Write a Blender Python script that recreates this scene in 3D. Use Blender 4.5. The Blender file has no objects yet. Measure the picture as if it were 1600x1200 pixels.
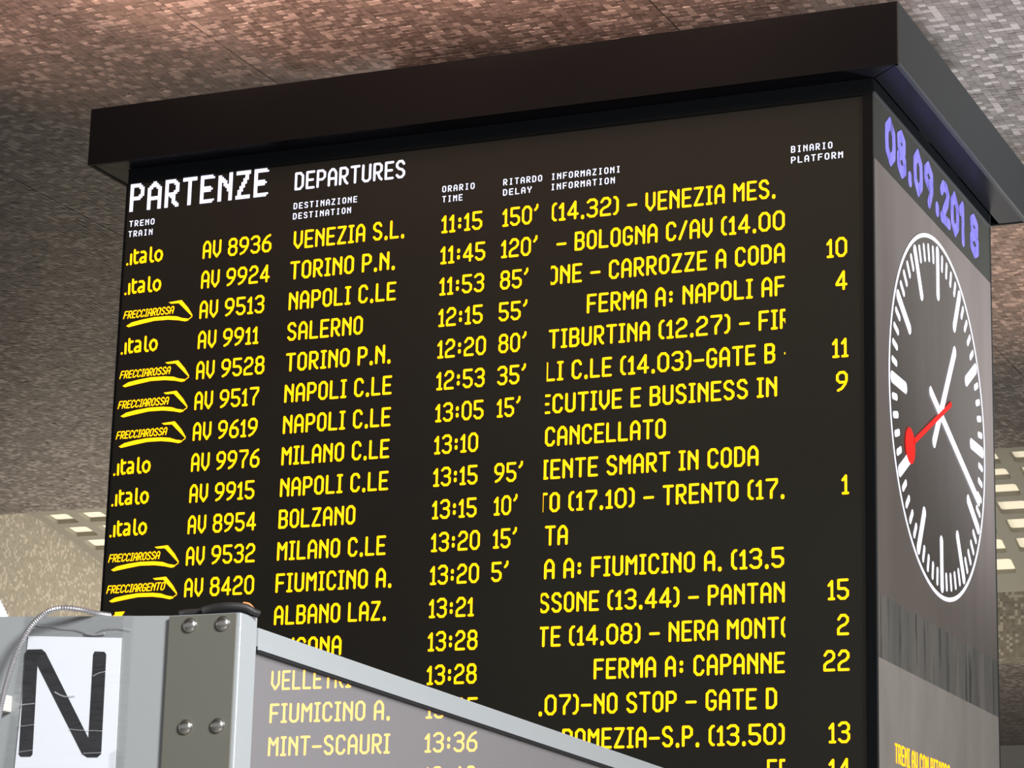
import bpy, bmesh, math, random
import numpy as np
from mathutils import Vector, Matrix
random.seed(7); RNG = np.random.default_rng(7)
S = bpy.context.scene
COL = S.collection

# ------------------------------------------------------------------ camera, world, lights, exposure
cd = bpy.data.cameras.new('camera'); cam = bpy.data.objects.new('camera', cd); COL.objects.link(cam)
cam.location = (3.38808, -11.57593, -4.40733)
cam.rotation_euler = (1.81488, -0.0248, 0.41226)
cd.sensor_fit = 'HORIZONTAL'; cd.sensor_width = 36.0; cd.lens = 36.0 * 4216.41 / 1600.0
cd.clip_start = 0.05; cd.clip_end = 200
S.camera = cam
vs = S.view_settings
vs.view_transform = 'Standard'; vs.look = 'None'; vs.gamma = 1.0; vs.exposure = 0.0
vs.use_curve_mapping = False

w = bpy.data.worlds.new('hall_light'); S.world = w; w.use_nodes = True
w.node_tree.nodes['Background'].inputs[0].default_value = (0.98, 0.97, 1.0, 1)
w.node_tree.nodes['Background'].inputs[1].default_value = 0.34

def lamp(name, kind, loc, target, energy, color, size=1.0, angle=60, blend=.6):
    d = bpy.data.lights.new(name, kind); d.energy = energy; d.color = color
    if kind == 'AREA': d.shape = 'DISK'; d.size = size
    else: d.shadow_soft_size = size
    if kind == 'SPOT': d.spot_size = math.radians(angle); d.spot_blend = blend
    o = bpy.data.objects.new(name, d); COL.objects.link(o); o.location = loc
    o.rotation_euler = (Vector(target) - Vector(loc)).to_track_quat('-Z', 'Y').to_euler()
    return o
for x_, e_ in ((-4.7, 1300), (-3.2, 2700), (-1.7, 3200), (-.4, 2100)):
    lamp('warm_ceiling_fill', 'SPOT', (x_, -3.5, -.6), (x_, -1.4, 1.0), e_, (1.0, 0.57, 0.43), 0.12, 44, .6)  # added spots without fixtures, warming the ceiling from below
lamp('cool_ceiling_fill', 'SPOT', (2.5, 3.0, -3.5), (0.6, 1.7, 1.0), 1750, (0.88, 0.90, 1.0), 0.4, 75, 1.0)  # added spot, whitens the ceiling at the upper right
lamp('warm_rear_fill', 'SPOT', (2.0, 6.0, -3.5), (-1.2, 6.2, 1.0), 1600, (1.0, 0.64, 0.48), 0.3, 60, 1.0)  # added spot that reddens the ceiling behind the tower
lamp('concourse_fill', 'AREA', (7.5, -4.0, -2.0), (0.2, 1.0, -2.0), 330, (1.0, 0.97, 0.95), 2.0)  # added fill for the clock side of the tower
lamp('platform_fill', 'AREA', (-8.0, 14.0, -4.6), (-11.0, 14.0, 0.8), 600, (1.0, 0.93, 0.84), 3.0)  # added fill below the view, for the coffers and left wall
lamp('gantry_fill', 'AREA', (4.9, -10.1, -1.6), (0.7, -7.0, -3.8), 590, (0.96, 0.98, 1.0), 1.2)  # added lamp, brightens the gantry, paper and glass

lamp('platform_fill', 'AREA', (-3.0, 13.6, -4.6), (-2.6, 14.2, 0.8), 130, (1.0, 0.95, 0.85), 2.0)  # second added fill, for the coffers farther right

# ------------------------------------------------------------------ node helpers
def mat(name, color=(.5, .5, .5), rough=.5, metal=0.0, emit=None, es=1.0, spec=.5):
    m = bpy.data.materials.new(name); m.use_nodes = True
    b = m.node_tree.nodes['Principled BSDF']
    b.inputs['Base Color'].default_value = (*color, 1); b.inputs['Roughness'].default_value = rough
    b.inputs['Metallic'].default_value = metal; b.inputs['Specular IOR Level'].default_value = spec
    if emit:
        b.inputs['Emission Color'].default_value = (*emit, 1); b.inputs['Emission Strength'].default_value = es
    return m
def bsdf(m): return m.node_tree.nodes['Principled BSDF']
def node(m, t, **kw):
    n = m.node_tree.nodes.new(t)
    for k, v in kw.items(): setattr(n, k, v)
    return n
def link(m, a, b): m.node_tree.links.new(a, b)
def vmath(m, op, a, b=None):
    n = node(m, 'ShaderNodeVectorMath', operation=op)
    link(m, a, n.inputs[0])
    if b is not None:
        if isinstance(b, tuple): n.inputs[1].default_value = b
        else: link(m, b, n.inputs[1])
    return n.outputs[0]
def math_(m, op, a, b=None):
    n = node(m, 'ShaderNodeMath', operation=op)
    for i, x in enumerate((a, b)):
        if x is None: continue
        if isinstance(x, (int, float)): n.inputs[i].default_value = x
        else: link(m, x, n.inputs[i])
    return n.outputs[0]
def ramp(m, fac, stops, interp='LINEAR'):
    n = node(m, 'ShaderNodeValToRGB'); cr = n.color_ramp; cr.interpolation = interp
    while len(cr.elements) < len(stops): cr.elements.new(0.5)
    for e, (p, c) in zip(cr.elements, stops): e.position = p; e.color = (*c, 1)
    link(m, fac, n.inputs[0]); return n.outputs[0]
def noise(m, vec, scale, detail=2.0, rough=.5):
    n = node(m, 'ShaderNodeTexNoise'); n.inputs['Scale'].default_value = scale
    n.inputs['Detail'].default_value = detail; n.inputs['Roughness'].default_value = rough
    link(m, vec, n.inputs['Vector']); return n.outputs['Fac']
def bump(m, h, strength, dist=.01):
    n = node(m, 'ShaderNodeBump'); n.inputs['Strength'].default_value = strength; n.inputs['Distance'].default_value = dist
    link(m, h, n.inputs['Height']); link(m, n.outputs[0], bsdf(m).inputs['Normal'])
def pos(m): return node(m, 'ShaderNodeNewGeometry').outputs['Position']

T = 2.459 / 57           # ceiling mosaic pitch
X0 = -1.3985             # a panel joint; tiles are counted from it
def mosaic(name, pitch, off, dark, mid, light, amount, rough, clump=1.1):
    """every tessera one colour: the position is snapped to the tile grid"""
    m = mat(name, mid, rough)
    p = vmath(m, 'SUBTRACT', pos(m), off)
    c = vmath(m, 'FLOOR', vmath(m, 'DIVIDE', p, (pitch, pitch, pitch)))
    wn = node(m, 'ShaderNodeTexWhiteNoise', noise_dimensions='3D'); link(m, c, wn.inputs['Vector'])
    cl = noise(m, c, .16, 3, .6)
    v = math_(m, 'ADD', wn.outputs['Value'], math_(m, 'MULTIPLY', math_(m, 'SUBTRACT', cl, .5), clump))
    col = ramp(m, v, [(0.0, dark), (.45, mid), (1 - amount, tuple(a*1.12 for a in mid)), (1 - amount + .04, light), (1.0, light)])
    link(m, col, bsdf(m).inputs['Base Color'])
    return m

M = {}
M['tile'] = mosaic('ceiling_mosaic', T, (X0, 0, .5), (.13, .112, .10), (.19, .165, .150), (.36, .32, .295), .22, .42)
M['grout'] = mat('grout', (.13, .118, .112), .9)
M['wall_tile'] = mosaic('wall_mosaic', .031, (.01, .013, .007), (.34, .31, .25), (.38, .345, .28), (.56, .51, .42), .16, .5, .6)
M['fascia_tile'] = mosaic('fascia_mosaic', .031, (.0, .013, .007), (.20, .175, .135), (.25, .22, .17), (.46, .41, .32), .20, .5, .35)
M['concrete'] = mat('painted_soffit', (.30, .285, .235), .7)
M['plaster'] = mat('plaster', (.25, .235, .22), .8)
M['floor'] = mat('terrazzo', (.30, .29, .28), .35)
_n = noise(M['floor'], pos(M['floor']), 30, 6)
link(M['floor'], ramp(M['floor'], _n, [(.35, (.22, .21, .20)), (.65, (.38, .37, .35))]), bsdf(M['floor']).inputs['Base Color'])
M['panel_light'] = mat('diffuser', (.8, .74, .58), .6, emit=(1.0, .90, .68), es=.42)
M['black'] = mat('black_coated_metal', (.0036, .0046, .0054), .5, spec=.12)
M['canopy_side'] = mat('dark_grey_coated_metal', (.031, .035, .034), .5, spec=.4)
M['soffit_black'] = mat('glossy_black_underside', (.007, .007, .010), .36, spec=.16)
M['trim'] = mat('anodised_trim', (.12, .12, .12), .4, .6)
M['screen'] = mat('led_screen_face', (.017, .0145, .0115), .55, spec=.22)
m = M['screen']
p_ = pos(m)
wv = noise(m, vmath(m, 'MULTIPLY', p_, (.5, .5, .7)), 1.0, 2)
link(m, ramp(m, wv, [(.3, (.0175, .0155, .0125)), (.7, (.021, .0215, .0145))]), bsdf(m).inputs['Base Color'])
M['amber'] = mat('lit_amber_diodes', (.02, .02, .01), .6, emit=(1.0, .43, .0), es=2.7)
M['white_led'] = mat('lit_white_diodes', (.02, .02, .02), .6, emit=(.80, .78, 1.0), es=1.65)
M['dim_white_led'] = mat('lit_white_diodes_small', (.02, .02, .02), .6, emit=(.76, .78, 1.0), es=1.8)
M['violet_led'] = mat('lit_violet_diodes', (.02, .02, .03), .6, emit=(.30, .27, 1.0), es=1.0)
m = M['violet_led']
nv = noise(m, vmath(m, 'MULTIPLY', pos(m), (1, 6, 3)), 3.0, 3, .6)
link(m, ramp(m, nv, [(.30, (.16, .14, .42)), (.48, (.30, .27, 1.0)), (.7, (.38, .35, 1.0))]), bsdf(m).inputs['Emission Color'])
M['red_led'] = mat('lit_red_diodes', (.02, .0, .0), .6, emit=(1.0, .02, .012), es=.95)
M['clock_white'] = mat('lit_clock_diodes', (.02, .02, .02), .6, emit=(.84, .84, 1.0), es=1.7)
def side_panel(name, a, b, rough=.6, vary=(0, 2.2, .35), streak=None):
    m = mat(name, a, rough, spec=.3)
    f = noise(m, vmath(m, 'MULTIPLY', pos(m), vary), 2.0, 3, .55)
    col = ramp(m, f, [(.3, a), (.7, b)])
    if streak:
        g = noise(m, vmath(m, 'MULTIPLY', pos(m), (0, 9, .8)), 1.6, 4, .6)
        col2 = ramp(m, g, [(.36, streak), (.47, (1, 1, 1))])
        mx = node(m, 'ShaderNodeMix', data_type='RGBA', blend_type='MULTIPLY'); mx.inputs['Factor'].default_value = 1
        link(m, col, mx.inputs['A']); link(m, col2, mx.inputs['B']); col = mx.outputs['Result']
    link(m, col, bsdf(m).inputs['Base Color']); return m
M['side_screen'] = side_panel('clock_screen_face', (.175, .152, .135), (.205, .18, .16))
M['dial'] = side_panel('dial_face', (.105, .094, .080), (.122, .11, .096))
M['date_screen'] = side_panel('date_screen_face', (.045, .046, .040), (.055, .056, .046))
M['streaked'] = side_panel('worn_screen_face', (.11, .117, .108), (.25, .232, .21), streak=(.36, .40, .39))
M['lower_screen'] = side_panel('lower_screen_face', (.33, .305, .28), (.41, .38, .345), vary=(0, 2.2, 1.2))
# gantry
M['grey_paint'] = mat('light_grey_enamel', (.36, .375, .375), .38)
M['olive_plate'] = mat('olive_grey_plate', (.140, .135, .110), .42)
M['rail'] = mat('silver_rail', (.50, .53, .54), .33, .35)
M['gasket'] = mat('black_rubber', (.010, .010, .012), .6)
M['steel'] = mat('polished_steel', (.62, .60, .56), .24, 1.0)
M['hose'] = mat('steel_hose', (.66, .64, .66), .28, .9)
M['white_pipe'] = mat('white_ribbed_plastic', (.72, .76, .80), .5)
M['paper'] = mat('white_paper', (.92, .94, .99), .6)
M['ink'] = mat('black_ink', (.012, .012, .014), .4)
M['dark_cable'] = mat('black_cable', (.022, .020, .020), .55)
M['copper'] = mat('orange_wire', (.80, .28, .08), .5)
M['clip'] = mat('white_clip', (.62, .60, .56), .5)
def sheet(name, tint, fac, rough, haze=0.0, haze_col=(.6, .58, .6), wrinkle=0.0):
    m = bpy.data.materials.new(name); m.use_nodes = True; nt = m.node_tree; nt.nodes.clear()
    out = nt.nodes.new('ShaderNodeOutputMaterial'); tr = nt.nodes.new('ShaderNodeBsdfTransparent')
    tr.inputs[0].default_value = (*tint, 1)
    gl = nt.nodes.new('ShaderNodeBsdfGlossy'); gl.inputs['Roughness'].default_value = rough
    df = nt.nodes.new('ShaderNodeBsdfDiffuse'); df.inputs[0].default_value = (*haze_col, 1)
    a = nt.nodes.new('ShaderNodeMixShader'); b = nt.nodes.new('ShaderNodeMixShader')
    a.inputs[0].default_value = fac; b.inputs[0].default_value = haze
    nt.links.new(tr.outputs[0], a.inputs[1]); nt.links.new(gl.outputs[0], a.inputs[2])
    nt.links.new(a.outputs[0], b.inputs[1]); nt.links.new(df.outputs[0], b.inputs[2])
    nt.links.new(b.outputs[0], out.inputs[0])
    if wrinkle:
        g = nt.nodes.new('ShaderNodeNewGeometry'); sc = nt.nodes.new('ShaderNodeVectorMath'); sc.operation = 'MULTIPLY'
        sc.inputs[1].default_value = (5, 5, 22); n = nt.nodes.new('ShaderNodeTexNoise'); n.inputs['Scale'].default_value = 1.4
        n.inputs['Detail'].default_value = 3; n.inputs['Distortion'].default_value = 1.2
        bp = nt.nodes.new('ShaderNodeBump'); bp.inputs['Strength'].default_value = wrinkle; bp.inputs['Distance'].default_value = .02
        nt.links.new(g.outputs['Position'], sc.inputs[0]); nt.links.new(sc.outputs[0], n.inputs['Vector'])
        nt.links.new(n.outputs['Fac'], bp.inputs['Height']); nt.links.new(bp.outputs[0], gl.inputs['Normal'])
    return m
M['glass'] = sheet('hazed_glass', (.96, .95, .95), .08, .12, .125, (.90, .86, .89))  # pale diffuse share paints in the reflected haze over the glass
M['film'] = sheet('clear_plastic_film', (.99, .99, .99), .035, .12, .008, (.8, .82, .84), wrinkle=.8)

M['crease_glint'] = sheet('film_crease_glint', (.97, .97, .98), .18, .2, .20, (.95, .95, .97))  # whitish mix: glints along the sleeve's creases put into the colour

# ------------------------------------------------------------------ object helpers (world coordinates in, local meshes out)
OFF = {}
def link_obj(name, me, parent=None, loc=None):
    o = bpy.data.objects.new(name, me); COL.objects.link(o)
    base = OFF.get(parent, Vector((0, 0, 0))) if parent else Vector((0, 0, 0))
    if loc is None: loc = base
    if parent: o.parent = parent
    o.location = Vector(loc) - base
    OFF[o] = Vector(loc)
    return o
def mk(name, verts, faces, m, parent=None, loc=None, smooth=False):
    base = Vector(loc) if loc is not None else (OFF[parent] if parent else Vector((0, 0, 0)))
    me = bpy.data.meshes.new(name)
    me.from_pydata([tuple(Vector(v) - base) for v in verts], [], faces); me.update()
    me.materials.append(M[m])
    if smooth: me.polygons.foreach_set('use_smooth', [True] * len(me.polygons))
    return link_obj(name, me, parent, base)
def box_vf(x0, x1, y0, y1, z0, z1):
    v = [(x, y, z) for x in (x0, x1) for y in (y0, y1) for z in (z0, z1)]
    f = [(0, 1, 3, 2), (4, 6, 7, 5), (0, 4, 5, 1), (2, 3, 7, 6), (0, 2, 6, 4), (1, 5, 7, 3)]
    return v, f
def merge(parts):
    V, F = [], []
    for v, f in parts:
        n = len(V); V += list(v); F += [tuple(i + n for i in q) for q in f]
    return V, F
def box(name, b, m, parent=None, loc=None, bevel=0.0):
    v, f = box_vf(*b); o = mk(name, v, f, m, parent, loc)
    if bevel:
        bm = bmesh.new(); bm.from_mesh(o.data)
        bmesh.ops.bevel(bm, geom=bm.edges[:], offset=bevel, segments=2, affect='EDGES', profile=.6)
        bm.to_mesh(o.data); bm.free()
    return o
def boxes(name, bl, m, parent=None, loc=None):
    return mk(name, *merge([box_vf(*b) for b in bl]), m, parent, loc)
def thing(name, loc, label, cat, group=None):
    o = bpy.data.objects.new(name, None); COL.objects.link(o); o.location = loc; OFF[o] = Vector(loc)
    o.empty_display_size = .1
    tag(o, label, cat, group); return o
def tag(o, label=None, cat=None, group=None, kind=None):
    if label: o['label'] = label
    if cat: o['category'] = cat
    if group: o['group'] = group
    if kind: o['kind'] = kind
    return o
def tube_vf(pts, rad, seg=10, ribs=None):
    """tube along a polyline; ribs=(pitch, depth) gives a corrugated surface"""
    P = [Vector(p) for p in pts]
    if ribs:                                # resample finely
        L = [0]
        for a, b in zip(P, P[1:]): L.append(L[-1] + (b - a).length)
        n = max(8, int(L[-1] / ribs[0] * 4)); Q = []
        for i in range(n + 1):
            s = L[-1] * i / n; k = 0
            while k < len(L) - 2 and L[k + 1] < s: k += 1
            t = (s - L[k]) / (L[k + 1] - L[k]); Q.append(P[k].lerp(P[k + 1], t))
        P = Q
    V, F = [], []; up = Vector((0, 1, 0.01))
    for i, p in enumerate(P):
        d = (P[min(i + 1, len(P) - 1)] - P[max(i - 1, 0)]).normalized()
        a = d.cross(up).normalized(); b = a.cross(d).normalized()
        r = rad
        if ribs: r = rad - ribs[1] * (1 if i % 4 in (0, 1) else 0)
        for k in range(seg):
            t = 2 * math.pi * k / seg
            V.append(tuple(p + a * math.cos(t) * r + b * math.sin(t) * r))
    for i in range(len(P) - 1):
        for k in range(seg):
            k2 = (k + 1) % seg
            F.append((i * seg + k, i * seg + k2, (i + 1) * seg + k2, (i + 1) * seg + k))
    F.append(tuple(range(seg))[::-1]); F.append(tuple((len(P) - 1) * seg + k for k in range(seg)))
    return V, F
def smooth_path(pts, n=6):
    P = [Vector(p) for p in pts]; out = []
    for i in range(len(P) - 1):
        a, b, c, d = P[max(i - 1, 0)], P[i], P[i + 1], P[min(i + 2, len(P) - 1)]
        for k in range(n):
            t = k / n
            out.append(.5 * ((2 * b) + (c - a) * t + (2 * a - 5 * b + 4 * c - d) * t * t + (3 * b - a - 3 * c + d) * t ** 3))
    out.append(P[-1]); return out

# ------------------------------------------------------------------ the setting
box('floor', (-30, 14, -16, 46, -6.3, -6.1), 'floor')['kind'] = 'structure'

# big tiled ceiling: slab, mosaic of real tesserae, the nearest ones single objects
YL = 11.85                                     # far edge of the tiled ceiling
ceil = box('ceiling', (-30, 14, -16, YL, 1.009, 1.9), 'tile')
ceil['kind'] = 'structure'
def tile_rect(i, j):
    """tile i counted from the joint X0; every 57th column starts after a joint"""
    gap = .0009
    a, b = X0 + i * T + gap, X0 + (i + 1) * T - gap
    if i % 57 == 0: a += .0035
    if i % 57 == 56: b -= .0035
    return a, b, j * T + gap, (j + 1) * T - gap
near = []
for j in range(int(1.25 / T), int(4.2 / T)):
    y = (j + .5) * T
    for i in range(int((-.19 - X0) / T) , int((1.2 - X0) / T)):
        x = X0 + (i + .5) * T
        if -.15 < x < .435 - .2345 * (y - 1.505) + .06 and len(near) < 300: near.append((i, j))
nearset = set(near)
VV, QQ = [], []; nv = 0
js = range(int(-1.4 / T), int(YL / T))
arr = []
for j in js:
    y = (j + .5) * T
    xl = min(-4.65 - .676 * (y + .36) - .9, -5.2); xr = .435 - .2345 * (y - 1.505) + 1.1
    for i in range(int((xl - X0) / T), int((xr - X0) / T)):
        if (i, j) not in nearset: arr.append((i, j))
A = np.array(arr); n = len(A)
gap = .0009
xa = X0 + A[:, 0] * T + gap + .0035 * (A[:, 0] % 57 == 0); xb = X0 + (A[:, 0] + 1) * T - gap - .0035 * (A[:, 0] % 57 == 56)
ya = A[:, 1] * T + gap; yb = (A[:, 1] + 1) * T - gap
tx = RNG.normal(0, .018, n) * T; ty = RNG.normal(0, .018, n) * T; dz = RNG.uniform(-.0012, .0012, n)
co = np.zeros((n, 8, 3), np.float32)
for k, (X_, Y_, sx, sy) in enumerate(((xa, ya, -1, -1), (xb, ya, 1, -1), (xb, yb, 1, 1), (xa, yb, -1, 1))):
    co[:, k, 0] = X_; co[:, k, 1] = Y_; co[:, k, 2] = 1.0 + dz + tx * sx + ty * sy
    co[:, 4 + k, 0] = X_; co[:, 4 + k, 1] = Y_; co[:, 4 + k, 2] = 1.010
quad = np.array([[3, 2, 1, 0], [0, 1, 5, 4], [1, 2, 6, 5], [2, 3, 7, 6], [3, 0, 4, 7]])
idx = (np.arange(n)[:, None, None] * 8 + quad[None]).reshape(-1)
me = bpy.data.meshes.new('tile_field')
me.vertices.add(n * 8); me.vertices.foreach_set('co', co.reshape(-1))
me.loops.add(len(idx)); me.loops.foreach_set('vertex_index', idx.astype(np.int32))
me.polygons.add(n * 5); me.polygons.foreach_set('loop_start', np.arange(0, n * 20, 4, dtype=np.int32))
me.polygons.foreach_set('loop_total', np.full(n * 5, 4, np.int32)); me.polygons.foreach_set('use_smooth', np.zeros(n * 5, bool)); me.update(calc_edges=True)
me.materials.append(M['tile'])
tag(link_obj('tile_field', me, ceil), kind='stuff')
h = T / 2 - gap
tv, tf = box_vf(-h, h, -h, h, 0, .010)
tme = bpy.data.meshes.new('tile'); tme.from_pydata(tv, [], tf); tme.materials.append(M['tile'])
for i, j in near:
    o = link_obj('tile', tme, ceil, (X0 + (i + .5) * T, (j + .5) * T, 1.0 + random.uniform(-.001, .001)))
    o.rotation_euler = (random.gauss(0, .02), random.gauss(0, .02), 0)

# coffered ceiling beyond: a curved sheet with rounded openings, a diffuser plate in each
prof = [(11.85, 1.252), (12.2, 1.2), (12.6, 1.141), (12.995, 1.077), (13.389, 1.009), (13.78, .923), (14.167, .824), (14.55, .708), (14.928, .577), (15.221, .476), (15.568, .349)]
XW, XE = -13.0, 3.0
PX, CW, CX = .4225, .297, -12.873
lat = mk('ceiling', [(XW, 11.85, 2.2), (XE, 11.85, 2.2), (XE, 16.2, 2.2), (XW, 16.2, 2.2)], [(0, 1, 2, 3)], 'concrete')
lat['kind'] = 'structure'
V, F = [], []
def rr(cx, cy, a, b, r, k=4):
    out = []
    for qx, qy, t0 in ((1, 1, 0), (-1, 1, 90), (-1, -1, 180), (1, -1, 270)):
        for s in range(k):
            t = math.radians(t0 + 90 * s / (k - 1)); out.append((cx + qx * (a - r) + r * math.cos(t), cy + qy * (b - r) + r * math.sin(t)))
    return out
ncol = int((-.1 - XW) / PX)
rows_ = [k for k in range(1, 9)]
cells = []
for k in range(len(prof) - 1):
    (y0, z0), (y1, z1_) = prof[k], prof[k + 1]
    dy, dz_ = y1 - y0, z1_ - z0; L = math.hypot(dy, dz_); uy, uz = dy / L, dz_ / L
    nrm = (-uz, uy)                              # pointing up/back, in (y, z)
    def P3(x, s, hgt=0): return (x, y0 + uy * s + nrm[0] * hgt, z0 + uz * s + nrm[1] * hgt)
    def add(fs, pts):
        n0 = len(V); V.extend(pts); F.extend([tuple(q + n0 for q in f) for f in fs])
    if k == 0 or k == len(prof) - 2:
        add([(0, 3, 2, 1)], [P3(XW, 0), P3(XE, 0), P3(XE, L), P3(XW, L)]); continue
    s1 = .285 if k < len(prof) - 3 else L - .0   # lit part of the row
    s1 = min(s1, L)
    xs = XW; 
    for c in range(ncol):
        xa_ = CX + c * PX; cxm = xa_ + CW / 2; lo, hi = xa_ - (PX - CW) / 2, xa_ + CW + (PX - CW) / 2
        if c == 0: lo = XW
        ring = rr(cxm, s1 / 2, CW / 2, s1 / 2 - .004, .035)
        # outer outline split in the same number of points
        outer = []
        for (px, py) in ring:
            ox = hi if px > cxm else lo; oy = L if py > s1 / 2 else 0
            outer.append((px, py, ox, oy))
        ov = []
        for i_, (px, py, ox, oy) in enumerate(outer):
            q, s_ = divmod(i_, 4)
            if s_ in (1, 2): ov.append((ox, oy))
            elif (q, s_) in ((0, 0), (1, 3), (2, 0), (3, 3)): ov.append((ox, py))
            else: ov.append((px, oy))
        nn = len(ring)
        pts = [P3(x, s) for x, s in ring] + [P3(x, s) for x, s in ov] + [P3(x, s, .05) for x, s in ring]
        fs = [(i_, (i_ + 1) % nn, nn + (i_ + 1) % nn, nn + i_) for i_ in range(nn)] + [((i_ + 1) % nn, i_, 2 * nn + i_, 2 * nn + (i_ + 1) % nn) for i_ in range(nn)]
        add(fs, pts)
        cells.append((cxm, P3(cxm, s1 / 2, .05), math.atan2(uz, uy), s1))
    add([(0, 3, 2, 1)], [P3(CX + ncol * PX - (PX - CW) / 2, 0), P3(XE, 0), P3(XE, L), P3(CX + ncol * PX - (PX - CW) / 2, L)])
mk('perforated_sheet', V, F, 'concrete', lat)
plates = {}
for cxm, c3, ang, s1 in cells:
    key = round(s1, 3)
    if key not in plates:
        o2 = rr(0, 0, CW / 2 + .01, s1 / 2 + .006, .04); nn = len(o2)
        pv = [(x, y, 0) for x, y in o2] + [(x, y, .01) for x, y in o2]
        pf = [tuple(range(nn))[::-1], tuple(range(nn, 2 * nn))] + [(i_, (i_ + 1) % nn, nn + (i_ + 1) % nn, nn + i_) for i_ in range(nn)]
        pm = bpy.data.meshes.new('light_panel'); pm.from_pydata(pv, [], pf); pm.materials.append(M['panel_light']); plates[key] = pm
    o = link_obj('light_panel', plates[key], lat, c3); o.rotation_euler = (ang, 0, 0)

wl = box('wall_left', (XW - .3, XW, YL, 46, -6.1, 2.2), 'wall_tile'); wl['kind'] = 'structure'
fa = box('trim_1', (XW, XE, 15.568, 16.0, -.332, .349), 'fascia_tile'); fa['kind'] = 'structure'
so = box('ceiling', (XW, XE + 8, 16.0, 23.2, -.332, -.05), 'tile'); so['kind'] = 'structure'
wb = box('wall_back', (-30, 14, 23.2, 23.6, -6.1, -.05), 'plaster'); wb['kind'] = 'structure'

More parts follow.
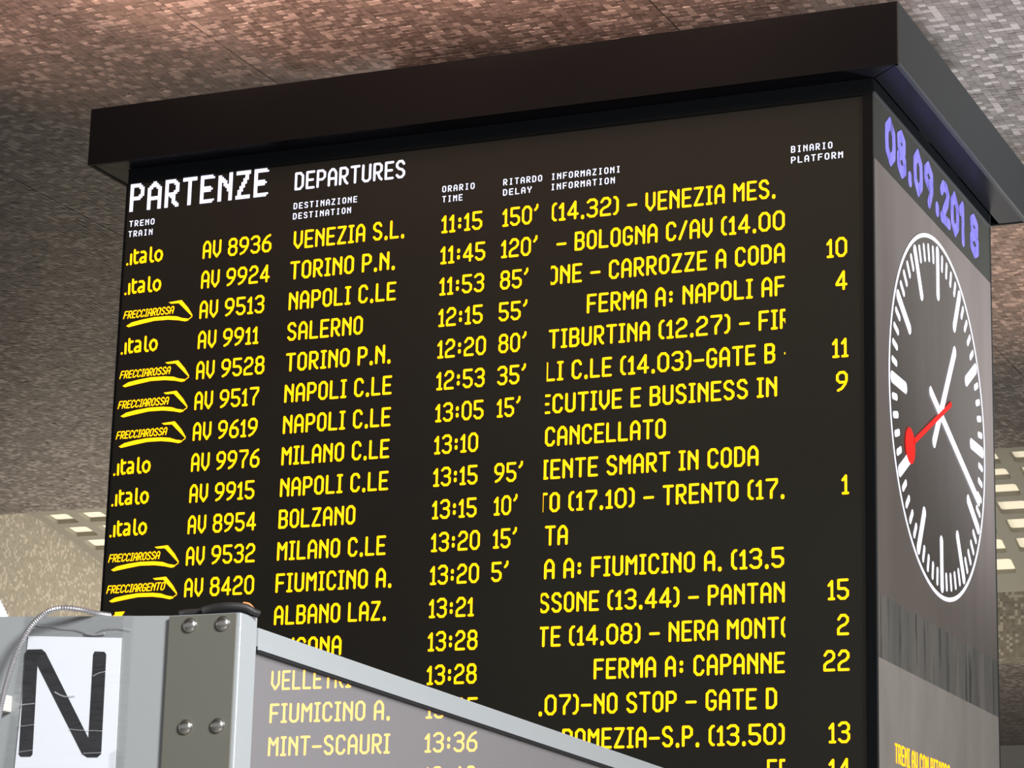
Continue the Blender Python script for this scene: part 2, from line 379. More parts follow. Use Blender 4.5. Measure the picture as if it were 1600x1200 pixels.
# ------------------------------------------------------------------ glyphs and text
G = {'A': (8,[[(1.2,1.2),(1.2,10.6),(2.2,12.6),(3.4,13.8),(4.6,13.8),(5.8,12.6),(6.8,10.6),(6.8,1.2)],[(1.2,6.4),(6.8,6.4)]]),
     'B': (8,[[(1.2,1.2),(1.2,13.8),(5.2,13.8),(6.6,12.4),(6.6,9.2),(5.2,7.8),(1.2,7.8)],[(5.2,7.8),(6.8,6.2),(6.8,2.8),(5.2,1.2),(1.2,1.2)]]),
     'C': (8,[[(6.8,11.2),(6.4,12.4),(5.2,13.8),(2.9,13.8),(1.2,11.8),(1.2,3.2),(2.9,1.2),(5.2,1.2),(6.4,2.6),(6.8,3.8)]]),
     'D': (8,[[(1.2,1.2),(1.2,13.8),(4.8,13.8),(6.8,11.4),(6.8,3.6),(4.8,1.2),(1.2,1.2)]]),
     'E': (7.6,[[(6.6,13.8),(1.2,13.8),(1.2,1.2),(6.6,1.2)],[(1.2,7.5),(5.8,7.5)]]),
     'F': (7.6,[[(6.6,13.8),(1.2,13.8),(1.2,1.2)],[(1.2,7.5),(5.8,7.5)]]),
     'G': (8,[[(6.8,11.2),(6.4,12.4),(5.2,13.8),(2.9,13.8),(1.2,11.8),(1.2,3.2),(2.9,1.2),(5.2,1.2),(6.8,3.2),(6.8,6.8),(4.4,6.8)]]),
     'I': (5,[[(2.5,1.2),(2.5,13.8)],[(1,13.8),(4,13.8)],[(1,1.2),(4,1.2)]]),
     'L': (7.6,[[(1.2,13.8),(1.2,1.2),(6.6,1.2)]]),
     'M': (8.6,[[(1.2,1.2),(1.2,13.4),(4.3,8.6),(7.4,13.4),(7.4,1.2)]]),
     'N': (8,[[(1.2,1.2),(1.2,13.4),(6.8,5.4)],[(6.8,13.8),(6.8,1.2)]]),
     'O': (8,[[(3,13.8),(5,13.8),(6.8,11.8),(6.8,3.2),(5,1.2),(3,1.2),(1.2,3.2),(1.2,11.8),(3,13.8)]]),
     'P': (8,[[(1.2,1.2),(1.2,13.8),(5,13.8),(6.8,12),(6.8,8.6),(5,6.8),(1.2,6.8)]]),
     'R': (8,[[(1.2,1.2),(1.2,13.8),(5,13.8),(6.7,12),(6.7,8.6),(5,6.9),(1.2,6.9)],[(3.8,6.9),(5.4,2.8),(6.9,1.2)]]),
     'S': (8,[[(6.6,11.6),(5.2,13.8),(2.8,13.8),(1.2,12),(1.2,9.9),(2.8,8),(5.2,7.2),(6.8,5.4),(6.8,3.1),(5.2,1.2),(2.8,1.2),(1.3,3)]]),
     'T': (8,[[(1,13.8),(7,13.8)],[(4,13.8),(4,1.2)]]),
     'U': (8,[[(1.2,13.8),(1.2,3),(2.8,1.2),(5.2,1.2),(6.8,3),(6.8,13.8)]]),
     'V': (8,[[(1.2,13.8),(1.2,5),(4,1.2),(6.8,5),(6.8,13.8)]]),
     'Y': (8,[[(1.2,13.8),(1.2,10.5),(4,7.2),(6.8,10.5),(6.8,13.8)],[(4,7.2),(4,1.2)]]),
     'Z': (8,[[(1.2,13.8),(6.8,13.8),(1.2,1.2),(6.8,1.2)]]),
     '0': (9,[[(3.2,13.8),(5.8,13.8),(7.8,11.4),(7.8,3.6),(5.8,1.2),(3.2,1.2),(1.2,3.6),(1.2,11.4),(3.2,13.8)]]),
     '1': (5.4,[[(1,10.4),(3.2,13.2),(3.2,1.2)],[(1.2,1.2),(4.6,1.2)]]),
     '2': (9,[[(1.4,11.2),(3.2,13.8),(6,13.8),(7.7,12),(7.7,9.6),(6,7.6),(3,6.4),(1.2,4.6),(1.2,1.2),(7.8,1.2)]]),
     '3': (9,[[(1.2,12.2),(3,13.8),(6,13.8),(7.7,12),(7.7,9.6),(6,7.8),(3.6,7.8)],[(6,7.8),(7.8,6),(7.8,3.2),(6,1.2),(3,1.2),(1.2,2.8)]]),
     '4': (9,[[(6.2,1.2),(6.2,13.6),(1.2,5.2),(1.2,4.4),(8,4.4)]]),
     '5': (9,[[(7.6,13.8),(1.4,13.8),(1.4,8),(5.8,8),(7.8,6.2),(7.8,3.2),(5.8,1.2),(3,1.2),(1.2,3)]]),
     '6': (9,[[(7.2,13.8),(4.6,12.6),(2.2,9.6),(1.2,7),(1.2,3.2),(3,1.2),(6,1.2),(7.8,3.2),(7.8,6.4),(6,8.2),(2.2,8.2)]]),
     '7': (9,[[(1.2,13.8),(7.8,13.8),(7.8,11.6),(4.2,6),(4.2,1.2)]]),
     '8': (9,[[(3,13.8),(6,13.8),(7.5,12.2),(7.5,9.6),(6,8),(3,8),(1.5,9.6),(1.5,12.2),(3,13.8)],[(3,8),(1.2,6.2),(1.2,3.2),(3,1.2),(6,1.2),(7.8,3.2),(7.8,6.2),(6,8)]]),
     '9': (9,[[(1.8,1.2),(4.4,2.4),(6.8,5.4),(7.8,8),(7.8,11.8),(6,13.8),(3,13.8),(1.2,11.8),(1.2,8.6),(3,6.8),(6.8,6.8)]]),
     '.': (2.6,[[(1.3,0.9),(1.3,1.9)]]),
     ':': (3,[[(1.5,4),(1.5,5)],[(1.5,9),(1.5,10)]]),
     "'": (4,[[(3,14.4),(2.8,12.6),(1.2,10.8)]]),
     '(': (4.6,[[(3.6,13.8),(2.6,13.6),(1.2,11.4),(1.2,3.6),(2.6,1.4),(3.6,1.2)]]),
     ')': (4.6,[[(1,13.8),(2,13.6),(3.4,11.4),(3.4,3.6),(2,1.4),(1,1.2)]]),
     '/': (7,[[(1.2,1.2),(5.8,13.8)]]),
     '-': (8,[[(1.1,6.6),(6.9,6.6)]])}
GAP = {'.': (1.6, 1.4), ':': (2, 2), "'": (1.2, 1)}
def layout(s, g=1.1, space=4.6):
    x = 0; o = []
    for ch in s:
        if ch == ' ': x += space; continue
        wd = G[ch][0]; l, r = GAP.get(ch, (g, g))
        if o: x += max(0, l - g)
        o.append((ch, x, 1.0)); x += wd + g + max(0, r - g)
    return o
def mono(s):
    o = []
    for i, ch in enumerate(s):
        if ch == ' ': continue
        wd = G[ch][0]; k = 8 / wd if wd > 5.5 else 1; o.append((ch, i * 11. + (8 - wd * k) / 2, k))
    return o
def stroke(poly, hw, k=8):
    """convex pieces covering a thick polyline"""
    out = []
    for (ax, ay), (bx, by) in zip(poly, poly[1:]):
        dx, dy = bx - ax, by - ay; L = math.hypot(dx, dy) or 1e-6; nx, ny = -dy / L * hw, dx / L * hw
        out.append([(ax + nx, ay + ny), (ax - nx, ay - ny), (bx - nx, by - ny), (bx + nx, by + ny)])
    for (x, y) in poly:
        out.append([(x + hw * 1.04 * math.cos(2 * math.pi * (i + .5) / k), y + hw * 1.04 * math.sin(2 * math.pi * (i + .5) / k)) for i in range(k)])
    return out
def clip(poly, lo, hi):
    for sgn, lim in ((1, lo), (-1, hi)):
        if lim is None or not poly: continue
        res = []
        for i in range(len(poly)):
            a, b = poly[i - 1], poly[i]; ia, ib = sgn * (a[0] - lim) >= 0, sgn * (b[0] - lim) >= 0
            if ia != ib:
                t = (lim - a[0]) / (b[0] - a[0]); res.append((lim, a[1] + t * (b[1] - a[1])))
            if ib: res.append(b)
        poly = res
    return poly
UZ = .1 / 15
def text_polys(s, x0, z0, ux, uz=UZ, hw=.90, lay=layout, lim=(None, None), only=None):
    out = []
    for ch, gx, k in (lay(s) if only is None else lay(s)[only[0]:only[1]]):
        for pl in G[ch][1]:
            h2 = 1.2 if ch in '.:' else hw
            for q in stroke([(gx + x * k, y) for x, y in pl], h2):
                q = clip([(x0 + x * ux, z0 + y * uz) for x, y in q], *lim)
                if len(q) > 2: out.append(q)
    return out
def words(s):
    out = []; n = 0
    for w_ in s.split(' '):
        out.append((n, n + len(w_))); n += len(w_)
    return out
def face_front(name, polys, m, parent, y=-.002):
    V, F = [], []
    for q in polys:
        n0 = len(V); V += [(x, y, z) for x, z in q]
        a = sum((q[i - 1][0] * q[i][1] - q[i][0] * q[i - 1][1]) for i in range(len(q)))
        f = tuple(range(n0, n0 + len(q))); F.append(f if a > 0 else f[::-1])
    return mk(name, V, F, m, parent)
def face_side(name, polys, m, parent, x):
    V, F = [], []
    for q in polys:
        n0 = len(V); V += [(x, yy, z) for yy, z in q]
        a = sum((q[i - 1][0] * q[i][1] - q[i][0] * q[i - 1][1]) for i in range(len(q)))
        f = tuple(range(n0, n0 + len(q))); F.append(f if a > 0 else f[::-1])
    return mk(name, V, F, m, parent)
TEXT = [('train', 1, 'AV 8936', -3.5288, -0.4537, 0.006541),
        ('train', 2, 'AV 9924', -3.5288, -0.6144, 0.006498),
        ('train', 3, 'AV 9513', -3.5288, -0.7752, 0.006519),
        ('train', 4, 'AV 9911', -3.5288, -0.9359, 0.00647),
        ('train', 5, 'AV 9528', -3.5288, -1.0967, 0.006435),
        ('train', 6, 'AV 9517', -3.5288, -1.2574, 0.006431),
        ('train', 7, 'AV 9619', -3.5288, -1.4182, 0.006436),
        ('train', 8, 'AV 9976', -3.5288, -1.5789, 0.006397),
        ('train', 9, 'AV 9915', -3.5288, -1.7397, 0.00644),
        ('train', 10, 'AV 8954', -3.5288, -1.9004, 0.006348),
        ('train', 11, 'AV 9532', -3.5288, -2.0612, 0.006407),
        ('train', 12, 'AV 8420', -3.5288, -2.2219, 0.006455),
        ('destination', 1, 'VENEZIA S.L.', -2.9978, -0.4537, 0.006994),
        ('destination', 2, 'TORINO P.N.', -3.0098, -0.6144, 0.007257),
        ('destination', 3, 'NAPOLI C.LE', -3.0098, -0.7752, 0.007083),
        ('destination', 4, 'SALERNO', -3.0098, -0.9359, 0.006958),
        ('destination', 5, 'TORINO P.N.', -3.0098, -1.0967, 0.007199),
        ('destination', 6, 'NAPOLI C.LE', -3.0098, -1.2574, 0.007032),
        ('destination', 7, 'NAPOLI C.LE', -3.0098, -1.4182, 0.007037),
        ('destination', 8, 'MILANO C.LE', -3.0098, -1.5789, 0.006981),
        ('destination', 9, 'NAPOLI C.LE', -3.0098, -1.7397, 0.007035),
        ('destination', 10, 'BOLZANO', -3.0098, -1.9004, 0.006913),
        ('destination', 11, 'MILANO C.LE', -3.0098, -2.0612, 0.006974),
        ('destination', 12, 'FIUMICINO A.', -3.0098, -2.2219, 0.007113),
        ('destination', 13, 'ALBANO LAZ.', -3.0098, -2.3827, 0.006939),
        ('destination', 14, 'ANCONA', -3.0098, -2.5434, 0.007155),
        ('destination', 15, 'VELLETRI', -3.0098, -2.7042, 0.0066),
        ('destination', 16, 'FIUMICINO A.', -3.0098, -2.8649, 0.007309),
        ('destination', 17, 'MINT-SCAURI', -3.0098, -3.0257, 0.007088),
        ('time', 1, '11:15', -2.1658, -0.4537, 0.006557),
        ('time', 2, '11:45', -2.1658, -0.6144, 0.006482),
        ('time', 3, '11:53', -2.1658, -0.7752, 0.006444),
        ('time', 4, '12:15', -2.1658, -0.9359, 0.006372),
        ('time', 5, '12:20', -2.1658, -1.0967, 0.006348),
        ('time', 6, '12:53', -2.1658, -1.2574, 0.006299),
        ('time', 7, '13:05', -2.1658, -1.4182, 0.006275),
        ('time', 8, '13:10', -2.1658, -1.5789, 0.006237),
        ('time', 9, '13:15', -2.1658, -1.7397, 0.006285),
        ('time', 10, '13:15', -2.1658, -1.9004, 0.00629),
        ('time', 11, '13:20', -2.1658, -2.0612, 0.006277),
        ('time', 12, '13:20', -2.1658, -2.2219, 0.006281),
        ('time', 13, '13:21', -2.1658, -2.3827, 0.006265),
        ('time', 14, '13:28', -2.1658, -2.5434, 0.006332),
        ('time', 15, '13:28', -2.1658, -2.7042, 0.006338),
        ('time', 16, '13:35', -2.1658, -2.8649, 0.0066),
        ('time', 17, '13:36', -2.1658, -3.0257, 0.006686),
        ('time', 18, '13:42', -2.1658, -3.1864, 0.0066),
        ('delay', 1, "150'", -1.8344, -0.4537, 0.006285),
        ('delay', 2, "120'", -1.8367, -0.6144, 0.006324),
        ('delay', 3, "85'", -1.838, -0.7752, 0.00622),
        ('delay', 4, "55'", -1.8413, -0.9359, 0.006328),
        ('delay', 5, "80'", -1.8378, -1.0967, 0.006156),
        ('delay', 6, "35'", -1.8396, -1.2574, 0.006278),
        ('delay', 7, "15'", -1.8367, -1.4182, 0.006048),
        ('delay', 9, "95'", -1.8416, -1.7397, 0.006224),
        ('delay', 10, "10'", -1.8387, -1.9004, 0.006012),
        ('delay', 11, "15'", -1.8387, -2.0612, 0.006059),
        ('delay', 12, "5'", -1.8434, -2.2219, 0.0064),
        ('information', 1, '(14.32) - VENEZIA MES.', -1.5733, -0.4537, 0.006918),
        ('information', 2, '- BOLOGNA C/AV (14.00', -1.5426, -0.6144, 0.00696),
        ('information', 3, 'ONE - CARROZZE A CODA', -1.5847, -0.7752, 0.007056),
        ('information', 4, 'FERMA A: NAPOLI AFR', -1.3771, -0.9359, 0.007045),
        ('information', 5, 'TIBURTINA (12.27) - FIR', -1.5719, -1.0967, 0.007022),
        ('information', 6, 'LI C.LE (14.03)-GATE B -', -1.5859, -1.2574, 0.007029),
        ('information', 7, 'ECUTIVE E BUSINESS IN', -1.608, -1.4182, 0.007199),
        ('information', 8, 'CANCELLATO', -1.5805, -1.5789, 0.00698),
        ('information', 9, 'IENTE SMART IN CODA', -1.5926, -1.7397, 0.007163),
        ('information', 10, 'TO (17.10) - TRENTO (17.', -1.6142, -1.9004, 0.00708),
        ('information', 11, 'TA', -1.5691, -2.0612, 0.007037),
        ('information', 12, 'A A: FIUMICINO A. (13.5', -1.5702, -2.2219, 0.007217),
        ('information', 13, 'SSONE (13.44) - PANTAN', -1.5922, -2.3827, 0.006981),
        ('information', 14, 'TE (14.08) - NERA MONTO', -1.5918, -2.5434, 0.006985),
        ('information', 15, 'FERMA A: CAPANNE', -1.3085, -2.7042, 0.00708),
        ('information', 16, '.07)-NO STOP - GATE D', -1.5805, -2.8649, 0.007076),
        ('information', 17, 'POMEZIA-S.P. (13.50)', -1.4606, -3.0257, 0.00707),
        ('information', 18, 'FE', -0.4628, -3.1864, 0.0066),
        ('platform', 3, '10', -0.1765, -0.7752, 0.0066),
        ('platform', 4, '4', -0.1345, -0.9359, 0.0066),
        ('platform', 6, '11', -0.1514, -1.2574, 0.0066),
        ('platform', 7, '9', -0.134, -1.4182, 0.0066),
        ('platform', 10, '1', -0.1093, -1.9004, 0.0066),
        ('platform', 13, '15', -0.1769, -2.3827, 0.0066),
        ('platform', 14, '2', -0.1343, -2.5434, 0.0066),
        ('platform', 15, '22', -0.1989, -2.7042, 0.0066),
        ('platform', 17, '13', -0.1749, -3.0257, 0.0066),
        ('platform', 18, '14', -0.1749, -3.1864, 0.0066),
        ('heading', 0, 'TRENO', -3.9829, -0.233, 0.002961),
        ('heading', 0, 'TRAIN', -3.9849, -0.289, 0.002839),
        ('heading', 0, 'DESTINAZIONE', -3.0062, -0.238, 0.002828),
        ('heading', 0, 'DESTINATION', -3.0071, -0.2925, 0.002822),
        ('heading', 0, 'ORARIO', -2.1672, -0.238, 0.002831),
        ('heading', 0, 'TIME', -2.1654, -0.291, 0.002728),
        ('heading', 0, 'RITARDO', -1.8342, -0.238, 0.002831),
        ('heading', 0, 'DELAY', -1.8344, -0.291, 0.002974),
        ('heading', 0, 'INFORMAZIONI', -1.5771, -0.238, 0.002825),
        ('heading', 0, 'INFORMATION', -1.578, -0.291, 0.002859),
        ('heading', 0, 'BINARIO', -0.3485, -0.238, 0.002758),
        ('heading', 0, 'PLATFORM', -0.3485, -0.291, 0.003003),
        ('title', 0, 'DEPARTURES', -3.0071, -0.1385, 0.007094),
        ('title', -1, 'PARTENZE', -3.9875, -0.149, 0.01183)]

# ------------------------------------------------------------------ departure board (front of the tower)
SX, SD = .0539, 2.2345
ZB = -6.1
board = thing('departure_board', (-2.0, 1.1, ZB), 'large black train departure board with rows of amber lit text', 'departure board')
box('housing', (-4.0, SX - .05, .05, SD, ZB, .085), 'black', board)
box('header_rail', (-4.0, .0039, -.012, .05, .004, .085), 'black', board, bevel=.002)
box('edge_strip', (-4.012, -4.0, -.004, .05, ZB, .004), 'black', board)
box('screen_lip', (0.0, .0039, -.006, .05, ZB, .004), 'gasket', board)
scr = box('screen', (-4.0, 0.0, 0.0, .05, -5.2, .004), 'screen', board)
box('lower_cladding', (-4.0, 0.0, .004, .05, ZB, -5.2), 'black', board)
names = {'train': 'train_number', 'destination': 'destination_name', 'time': 'departure_time', 'delay': 'delay_minutes', 'information': 'information_text', 'platform': 'platform_number'}
for kind, row, s, x0, z0, u in TEXT:
    if kind == 'heading':
        face_front('column_heading', text_polys(s, x0, z0, u, .034 / 15, .98, mono), 'dim_white_led', scr)
    elif kind == 'title' and row == 0:
        face_front('board_title', text_polys(s, x0, z0, u, UZ, .95), 'white_led', scr)
    elif kind == 'title':
        cx_, cz_ = .01062, .01013; polys = []; gx = 0                     # double-size coarse diodes
        for ch in s:
            pl = G[ch][1]; wd = 8
            for j in range(15):
                run = None
                for i in range(wd + 1):
                    on = False
                    if i < wd:
                        px, py = i + .5, j + .5
                        for L_ in pl:
                            for (ax, ay), (bx, by) in zip(L_, L_[1:]):
                                dx, dy = bx - ax, by - ay; t = max(0, min(1, ((px - ax) * dx + (py - ay) * dy) / (dx * dx + dy * dy + 1e-9)))
                                if math.hypot(px - ax - t * dx, py - ay - t * dy) < 1.08: on = True
                    if on and run is None: run = i
                    if not on and run is not None:
                        a, b = x0 + (gx + run) * cx_, x0 + (gx + i) * cx_; zz = z0 + j * cz_
                        polys.append([(a, zz), (b, zz), (b, zz + cz_), (a, zz + cz_)]); run = None
            gx += 10
        face_front('board_title', polys, 'white_led', scr)
    else:
        lim = ({1: -1.569, 3: -1.567, 6: -1.577}.get(row, -1.582), -.376) if kind == 'information' else (None, None)
        for a_, b_ in words(s):
            q_ = text_polys(s, x0, z0, u, lim=lim, only=(a_, b_))
            if q_: face_front(names[kind], q_, 'amber', scr)
Z1, PT = -.45369, .16075
def logo_word(row):
    z = Z1 - PT * (row - 1); r = z + .9359
    segs = [[(-3.9802, -.9195), (-3.9798, -.9185)], [(-3.9582, -.9198), (-3.959, -.868)],
            [(-3.9384, -.846), (-3.9364, -.905), (-3.930, -.917), (-3.9180, -.9150)], [(-3.9384, -.8640), (-3.9180, -.8600)],
            [(-3.897, -.860), (-3.880, -.860), (-3.8712, -.8700), (-3.8706, -.9150)], [(-3.8712, -.888), (-3.895, -.892), (-3.903, -.903), (-3.897, -.915), (-3.884, -.916), (-3.8712, -.905)],
            [(-3.8406, -.842), (-3.8400, -.905), (-3.833, -.917), (-3.824, -.917)],
            [(-3.792, -.8610), (-3.777, -.869), (-3.7715, -.887), (-3.777, -.908), (-3.792, -.917), (-3.806, -.908), (-3.8125, -.888), (-3.806, -.869), (-3.792, -.8610)]]
    polys = []
    for s_ in segs: polys += [[(x, zz + r) for x, zz in q] for q in stroke(s_, .0062)]
    face_front('operator_logo', polys, 'amber', scr)
def logo_arrow(row, word):
    r = Z1 - PT * (row - 1) + .7752
    top = [(-3.7143, -.6671), (-3.7003, -.6759), (-3.6535, -.6771), (-3.6378, -.662)]
    top2 = [(-3.6535, -.6771), (-3.5723, -.7533), (-3.5675, -.7492), (-3.595, -.7079), (-3.6378, -.662)]
    lo = [(-3.9615, -.7735), (-3.9492, -.7806), (-3.8789, -.7701), (-3.7955, -.7592), (-3.7116, -.7605), (-3.6511, -.7688), (-3.6105, -.7783), (-3.590, -.7748)]
    hi = [(-3.9650, -.7735), (-3.9305, -.7565), (-3.8704, -.7467), (-3.7968, -.7396), (-3.7129, -.7409), (-3.6624, -.7468), (-3.6284, -.7588), (-3.5948, -.7648)]
    polys = [top, top2] + [[lo[i], lo[i + 1], hi[i + 1], hi[i]] for i in range(7)]
    polys += stroke([(-3.592, -.770), (-3.5703, -.7560)], .0022)
    xe = -3.672 if len(word) < 13 else -3.632
    L = layout(word, .6); span = L[-1][1] + 8; ux = (xe - .012 + 3.985) / span; uz = .0435 / 15
    for q in text_polys(word, 0, 0, 1, 1, .95, lambda s_: layout(s_, .6)):
        polys.append([(-3.986 + (x + y * .22) * ux, -.7352 + y * uz + x * ux * .012) for x, y in q])
    face_front('operator_logo', [[(x, z + r) for x, z in q] for q in polys], 'amber', scr)
for r_ in (1, 2, 4, 8, 9, 10): logo_word(r_)
for r_ in (3, 5, 6, 7, 11): logo_arrow(r_, 'FRECCIAROSSA')
logo_arrow(12, 'FRECCIARGENTO')
face_front('operator_logo', [[(-3.9254, -2.289), (-3.9420, -2.300), (-3.885, -2.300), (-3.867, -2.2763), (-3.9254, -2.2771)], [(-3.9254, -2.30), (-3.94, -2.33), (-3.90, -2.33), (-3.895, -2.30)]], 'amber', scr)

# ------------------------------------------------------------------ clock face of the tower (side)
ck = thing('station_clock', (SX, 1.117, ZB), 'tall grey side screen with large lit analogue clock and violet date', 'clock')
C0, C1 = .0, SD
box('corner_post', (.0045, SX, -.012, -.0005, ZB, .085), 'black', ck, bevel=.002)
def slab(name, z0, z1, m, parent=ck, t=.0):
    return box(name, (SX - .05, SX + t, C0, C1, z0, z1), m, parent)
slab('top_trim', .022, .085, 'black', t=.004)
box('trim_line', (SX, SX + .008, C0, C1, .012, .022), 'trim', ck)
ds = slab('date_screen', -.3015, .012, 'date_screen')
cs = slab('clock_screen', -2.3518, -.3015, 'side_screen')
slab('streaked_screen', -2.642, -2.3518, 'streaked', t=.0)
ls = slab('lower_screen', -4.6, -2.642, 'lower_screen', t=.0)
slab('plinth_cladding', ZB, -4.6, 'black')
box('rear_edge_strip', (SX - .05, SX + .003, C1, C1 + .014, ZB, .085), 'canopy_side', ck)
box('front_edge_strip', (SX, SX + .003, C0 - .012, C0 + .003, ZB, .012), 'canopy_side', ck)
# date: heavy rounded figures, each one its own part
DG = {'0': [[(.5, .90), (.74, .72), (.76, .5), (.74, .28), (.5, .10), (.26, .28), (.24, .5), (.26, .72), (.5, .90)]],
      '8': [[(.5, .90), (.72, .80), (.70, .62), (.5, .53), (.30, .62), (.28, .80), (.5, .90)], [(.5, .53), (.75, .40), (.75, .22), (.5, .10), (.25, .22), (.25, .40), (.5, .53)]],
      '9': [[(.5, .90), (.76, .76), (.76, .60), (.5, .48), (.26, .60), (.26, .76), (.5, .90)], [(.76, .72), (.76, .45), (.52, .10)]],
      '2': [[(.25, .72), (.38, .86), (.6, .88), (.74, .74), (.66, .56), (.28, .14)], [(.24, .11), (.80, .11)]],
      '1': [[(.25, .74), (.60, .88), (.60, .08)]], '.': [[(.5, .10), (.5, .14)]]}
DATE = [('0', .190, .372), ('8', .395, .560), ('.', .585, .665), ('0', .690, .862), ('9', .885, 1.062), ('.', 1.095, 1.170), ('2', 1.195, 1.385), ('0', 1.400, 1.570), ('1', 1.575, 1.700), ('8', 1.795, 1.985)]
for ch, a, b in DATE:
    polys = []
    wd = b - a; zb, zt = -.2415, -.030
    hw = .029 if ch not in '.1' else (.030 if ch == '1' else .034)
    for pl in DG[ch]:
        pts = []
        for x, y in pl:
            xx = a + hw + (x - .24) / .52 * (wd - 2 * hw) if ch != '.' else (a + b) / 2
            pts.append((xx, zb + .012 + (y - .1) / .8 * (zt - zb - .024)))
        if ch == '.': pts = [(pts[0][0], zb + .02), (pts[0][0], zb + .032)]
        polys += stroke(pts, hw, 12)
    face_side('date_figure', polys, 'violet_led', ds, SX + .002)
# dial
CY, CZ, RR = 1.12235, -1.29352, .91146
def disc(cy, cz, r, k=96): return [(cy + r * math.cos(2 * math.pi * i / k), cz + r * math.sin(2 * math.pi * i / k)) for i in range(k)]
dial = face_side('clock_face', [disc(CY, CZ, RR)], 'dial', ck, SX + .0015)
ck_x = SX + .003
ring = []
o_, i_ = disc(CY, CZ, RR, 128), disc(CY, CZ, RR - .021, 128)
for k in range(128): ring.append([o_[k], o_[(k + 1) % 128], i_[(k + 1) % 128], i_[k]])
face_side('outer_ring', ring, 'clock_white', dial, ck_x)
def rounded_bar(p, q, hw):
    return stroke([p, q], hw, 10)
for k in range(60):
    t = math.radians(90 - 6 * k); c_, s_ = math.cos(t), math.sin(t)
    if k % 5 == 0:
        r0, r1, hw, nm = .625, .850, .029, 'hour_mark'
    else: r0, r1, hw, nm = .785, .846, .0165, 'minute_mark'
    face_side(nm, rounded_bar((CY + r0 * c_, CZ + r0 * s_), (CY + r1 * c_, CZ + r1 * s_), hw), 'clock_white', dial, ck_x)
def rel(a, b): return (CY + .006 + a, CZ + .013 + b)
face_side('hour_hand', rounded_bar(rel(-.125, -.165), rel(.300, .395), .030), 'clock_white', dial, SX + .0045)
face_side('minute_hand', rounded_bar(rel(-.180, .075), rel(.738, -.292), .027), 'clock_white', dial, SX + .006)
tag(face_side('second_hand', stroke([rel(.200, .098), rel(-.500, -.245)], .014, 10) + [disc(CY - .566, CZ - .268, .088, 32)], 'red_led', dial, SX + .0075), label='red second hand with round tip')
# scrolling note
polys = []
for q in text_polys('TRENI AV CON RITARDO', .262, -3.088, .0060, .0062): polys.append(clip(q, None, 2.05))
face_side('scrolling_text', [q for q in polys if len(q) > 2], 'amber', ls, SX + .002)

# ------------------------------------------------------------------ canopy on top of the tower
can = thing('tower_canopy', (-2.0, 1.1, .085), 'black projecting canopy box capping the departure board and clock tower', 'canopy')
cx0, cx1, cy0, cy1, cz0, cz1 = -4.17, .218, -.146, 2.44, .085, .395
box('front_fascia', (cx0, cx1 - .006, cy0, cy0 + .02, cz0, cz1), 'black', can)
box('side_fascia', (cx1 - .02, cx1, cy0 + .001, cy1, cz0, cz1), 'canopy_side', can)
box('left_fascia', (cx0, cx0 + .02, cy0 + .02, cy1, cz0, cz1), 'black', can)
box('rear_fascia', (cx0 + .02, cx1 - .02, cy1 - .02, cy1, cz0, cz1), 'black', can)
box('roof_sheet', (cx0 + .02, cx1 - .02, cy0 + .02, cy1 - .02, cz1 - .03, cz1 - .006), 'black', can)
z = cz0 + .003
def under(name, q):
    v = [(x, y, z) for x, y in q] + [(x, y, z + .006) for x, y in q]; k = len(q)
    mk(name, v, [tuple(range(k))[::-1], tuple(range(k, 2 * k))] + [(i, (i + 1) % k, k + (i + 1) % k, k + i) for i in range(k)], 'soffit_black', can)
a, b, c, d = cx0 + .02, cx1 - .02, cy0 + .02, cy1 - .02
g = .003
under('underside_panel', [(a, c), (b - g, c), (SX + .003 - g, .0), (-4.02 + .0, .0)])
under('underside_panel', [(b, c + g), (b, d), (SX + .01, d), (SX + .01, .0 + g)])
under('underside_panel', [(a, c + g), (-4.02, .0 + g), (-4.02, d), (a, d)])
box('lower_edge_trim', (cx1 - .001, cx1 + .005, cy0 + .004, cy1, cz0 - .001, cz0 + .008), 'trim', can)
box('ceiling_mount', (-3.2, -.9, 1.50, 2.2, cz1 - .006, 1.009), 'black', can)

# ------------------------------------------------------------------ signage gantry in front
PX0, PX1, PY0, PY1, ZT = .692, .8466, -7.1128, -7.0413, -3.597
gan = thing('sign_gantry', (.77, -7.08, ZB), 'pale grey metal gantry post and box with a sloping glazed side panel', 'sign frame')
post = box('post', (PX0, PX1, PY0 + .004, PY1, ZB, ZT), 'rail', gan, bevel=.003)
pl = box('fixing_plate', (PX0 - .001, PX1 - .007, PY0, PY0 + .004, -4.35, ZT - .002), 'olive_plate', gan, bevel=.001)
bm = bmesh.new(); bmesh.ops.create_uvsphere(bm, u_segments=20, v_segments=12, radius=1.0)
bmesh.ops.delete(bm, geom=[v for v in bm.verts if v.co.z < -.05], context='VERTS')
for v in bm.verts: v.co = Vector((v.co.x * .0152, -v.co.z * .0095, v.co.y * .0152))
bmesh.ops.recalc_face_normals(bm, faces=bm.faces)
rm = bpy.data.meshes.new('rivet'); bm.to_mesh(rm); bm.free(); rm.materials.append(M['steel'])
rm.polygons.foreach_set('use_smooth', [True] * len(rm.polygons))
for x, zz in ((.7385, -3.6185), (.8108, -3.6180), (.7405, -3.8140), (.8108, -3.8130), (.741, -4.01), (.811, -4.01)):
    link_obj('rivet', rm, pl, (x, PY0, zz))
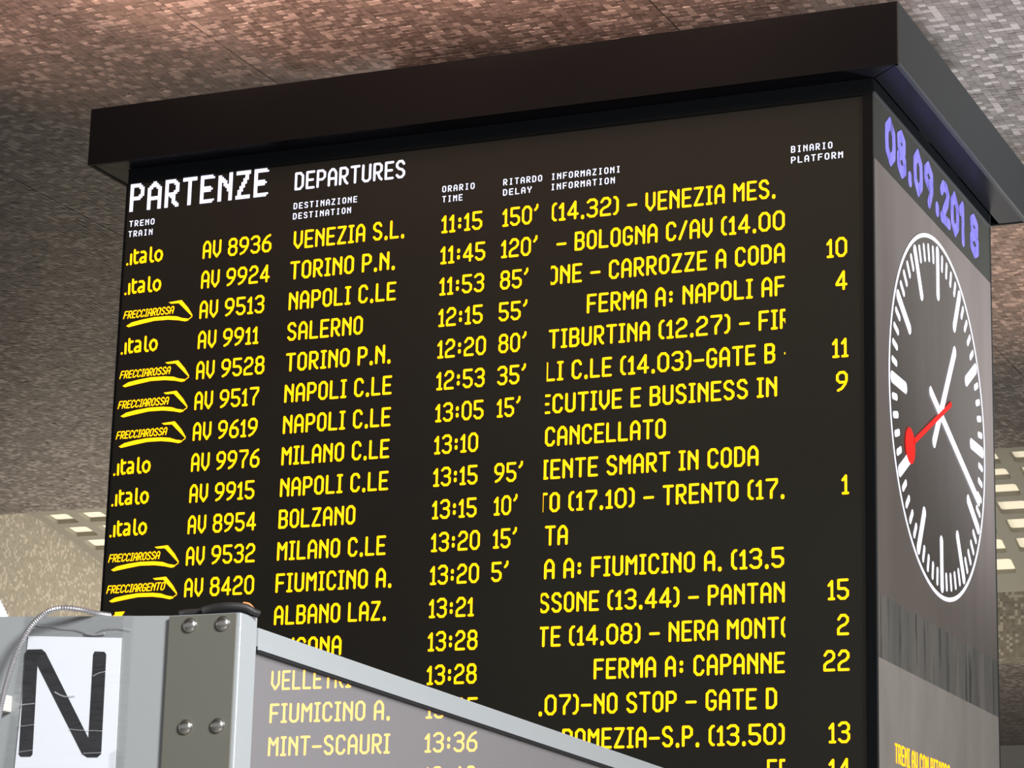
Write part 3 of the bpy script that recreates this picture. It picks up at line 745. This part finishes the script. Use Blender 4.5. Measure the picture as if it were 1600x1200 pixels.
# light box to the left of the post; its top edge rises slightly
v = [(-.30, PY0 + .010, -4.6), (PX0, PY0 + .010, -4.6), (PX0, PY0 + .010, ZT + .0005), (-.30, PY0 + .010, ZT + .036),
     (-.30, PY1, -4.6), (PX0, PY1, -4.6), (PX0, PY1, ZT + .0005), (-.30, PY1, ZT + .036)]
f = [(0, 1, 2, 3), (5, 4, 7, 6), (4, 0, 3, 7), (1, 5, 6, 2), (3, 2, 6, 7), (4, 5, 1, 0)]
mk('box_panel', v, f, 'grey_paint', gan)
# glazed wing running back towards the board
def wing(y0, y1, z0a, z0b, z1a, z1b, xa, xb):
    return [(xa, y0, z0a), (xb, y0, z0a), (xb, y1, z1a), (xa, y1, z1a), (xa, y0, z0b), (xb, y0, z0b), (xb, y1, z1b), (xa, y1, z1b)]
BF = [(0, 1, 2, 3), (7, 6, 5, 4), (0, 4, 5, 1), (1, 5, 6, 2), (2, 6, 7, 3), (3, 7, 4, 0)]
YA, YB = PY1 + .004, -4.30
def lin(a, y): return a + (y - YA) * (-.0163)
zt0, zb0 = -3.6165, -3.6585
mk('top_rail', wing(YA, YB, zb0 + .006, zt0, lin(zb0, YB) + .004, lin(zt0, YB), .815, .8470), BF, 'rail', gan)
mk('rail_lip', wing(YA, YB, zb0 - .001, zb0 + .008, lin(zb0, YB) - .002, lin(zb0, YB) + .006, .8470, .8520), BF, 'rail', gan)
mk('gasket', wing(YA, YB, zb0 - .0060, zb0 - .0006, lin(zb0, YB) - .0085, lin(zb0, YB) - .001, .838, .8490), BF, 'gasket', gan)
mk('glass_panel', wing(YA, YB, -4.6, zb0 - .004, -4.6, lin(zb0, YB) - .004, .836, .842), BF, 'glass', gan)
mk('end_post', wing(YB, YB + .06, ZB, zt0 - .04, ZB, lin(zt0, YB), .80, .8470), BF, 'rail', gan)
box('bottom_rail', (.815, .850, YA, YB, -4.66, -4.6), 'rail', gan)
# letter sheet in its sleeve
ls_ = thing('letter_sign', (.47, PY0 + .004, -3.75), 'white paper sheet with large black letter N in clear plastic sleeve', 'sign')
ys = PY0 + .0075
def plate(name, q, y0, t, m, parent):
    v = [(x, y0, zz) for x, zz in q] + [(x, y0 + t, zz) for x, zz in q]; k = len(q)
    area = sum(q[i - 1][0] * q[i][1] - q[i][0] * q[i - 1][1] for i in range(k))
    fr = tuple(range(k)) if area > 0 else tuple(range(k))[::-1]
    fs = [fr, tuple(i + k for i in fr[::-1])] + [(fr[i], fr[i - 1], fr[i - 1] + k, fr[i] + k) for i in range(k)]
    return mk(name, v, fs, m, parent)
plate('paper', [(.352, -3.950), (.585, -3.950), (.5815, -3.6360), (.3660, -3.6240)], ys, .0015, 'paper', ls_)
N = [(.3628, -3.8581), (.3613, -3.6578), (.3667, -3.651), (.3996, -3.6516), (.409, -3.6583), (.5205, -3.8293), (.5194, -3.666), (.5227, -3.6604), (.5446, -3.6619), (.5494, -3.6671), (.5517, -3.8608), (.5436, -3.8674), (.5204, -3.8669), (.5083, -3.8599), (.392, -3.6836), (.3946, -3.8588), (.3898, -3.863), (.3676, -3.8626)]
plate('printed_letter', N, ys - .0006, .0004, 'ink', ls_)
plate('sleeve', [(.318, -3.99), (.609, -3.99), (.6085, -3.5925), (.357, -3.5800)], ys - .0025, .0006, 'film', ls_)
plate('sleeve_backing', [(.318, -3.99), (.5835, -3.99), (.5825, -3.5925), (.357, -3.5800)], ys + .0018, .0006, 'film', ls_)
plate('tape', [(.575, -3.905), (.606, -3.90), (.603, -3.868), (.590, -3.852), (.573, -3.86)], ys - .0040, .0005, 'film', ls_)
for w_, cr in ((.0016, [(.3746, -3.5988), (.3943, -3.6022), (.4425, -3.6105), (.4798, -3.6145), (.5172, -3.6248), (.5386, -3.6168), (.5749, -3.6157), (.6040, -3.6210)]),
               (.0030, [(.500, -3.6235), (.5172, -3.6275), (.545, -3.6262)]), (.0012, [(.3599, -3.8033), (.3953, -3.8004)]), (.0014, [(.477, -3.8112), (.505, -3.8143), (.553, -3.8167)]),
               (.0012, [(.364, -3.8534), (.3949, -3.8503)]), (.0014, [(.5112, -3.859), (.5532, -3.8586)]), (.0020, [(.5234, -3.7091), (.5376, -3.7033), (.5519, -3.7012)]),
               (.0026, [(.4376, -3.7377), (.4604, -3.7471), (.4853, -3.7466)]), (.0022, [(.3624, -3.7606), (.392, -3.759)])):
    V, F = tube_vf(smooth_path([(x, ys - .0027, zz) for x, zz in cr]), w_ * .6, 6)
    mk('crease_glint', V, F, 'crease_glint', ls_, smooth=True)  # pale strips drawn where the film's creases catch light
# steel hose looping over the sheet
hp = smooth_path([(.338, -7.150, -3.90), (.339, -7.150, -3.83), (.342, -7.150, -3.779), (.355, -7.150, -3.714), (.371, -7.150, -3.664), (.397, -7.150, -3.617), (.431, -7.150, -3.5885), (.467, -7.148, -3.579), (.497, -7.130, -3.580), (.516, -7.105, -3.584), (.530, -7.07, -3.584)])
V, F = tube_vf(hp, .0058, 10, ribs=(.0050, .0012))
tag(mk('steel_hose', V, F, 'hose', loc=(.338, -7.15, -3.90)), 'thin silver ribbed steel hose looping over the letter sheet', 'hose')
bx_ = box('cable_clip', (.312, .338, -7.150, -7.103, -3.775, -3.742), 'clip', bevel=.003); tag(bx_, 'small white clip on the steel hose at the left edge', 'clip')
V, F = tube_vf(smooth_path([(.100, -7.02, -3.37), (.150, -7.02, -3.44), (.205, -7.02, -3.521), (.233, -7.02, -3.562), (.262, -7.02, -3.612)]), .0165, 14, ribs=(.0085, .0022))
tag(mk('ribbed_pipe', V, F, 'white_pipe', loc=(.25, -7.02, -3.63)), 'white ribbed plastic pipe rising behind the grey box', 'pipe')
# cables lying on the post
cb = thing('cable_bundle', (.78, -7.08, ZT), 'black cables and orange wire lying on top of the gantry post', 'cable')
for pts, r_, mm in (([(.705, -7.10, ZT + .004), (.720, -7.095, ZT + .007), (.755, -7.09, ZT + .008), (.80, -7.085, ZT + .010), (.845, -7.075, ZT + .008), (.86, -7.06, ZT + .004)], .0062, 'dark_cable'),
                    ([(.758, -7.105, ZT + .007), (.775, -7.100, ZT + .012), (.81, -7.098, ZT + .015), (.84, -7.085, ZT + .014), (.855, -7.075, ZT + .006)], .0072, 'dark_cable'),
                    ([(.710, -7.085, ZT + .003), (.745, -7.07, ZT + .004), (.80, -7.06, ZT + .006), (.852, -7.055, ZT + .004)], .0035, 'dark_cable'),
                    ([(.834, -7.08, ZT + .023), (.845, -7.075, ZT + .021), (.853, -7.070, ZT + .012)], .0022, 'copper')):
    V, F = tube_vf(smooth_path(pts), r_, 8); o = mk('cable' if mm == 'dark_cable' else 'wire', V, F, mm, cb, smooth=True)
    if mm == 'copper': o['label'] = 'short orange wire end'
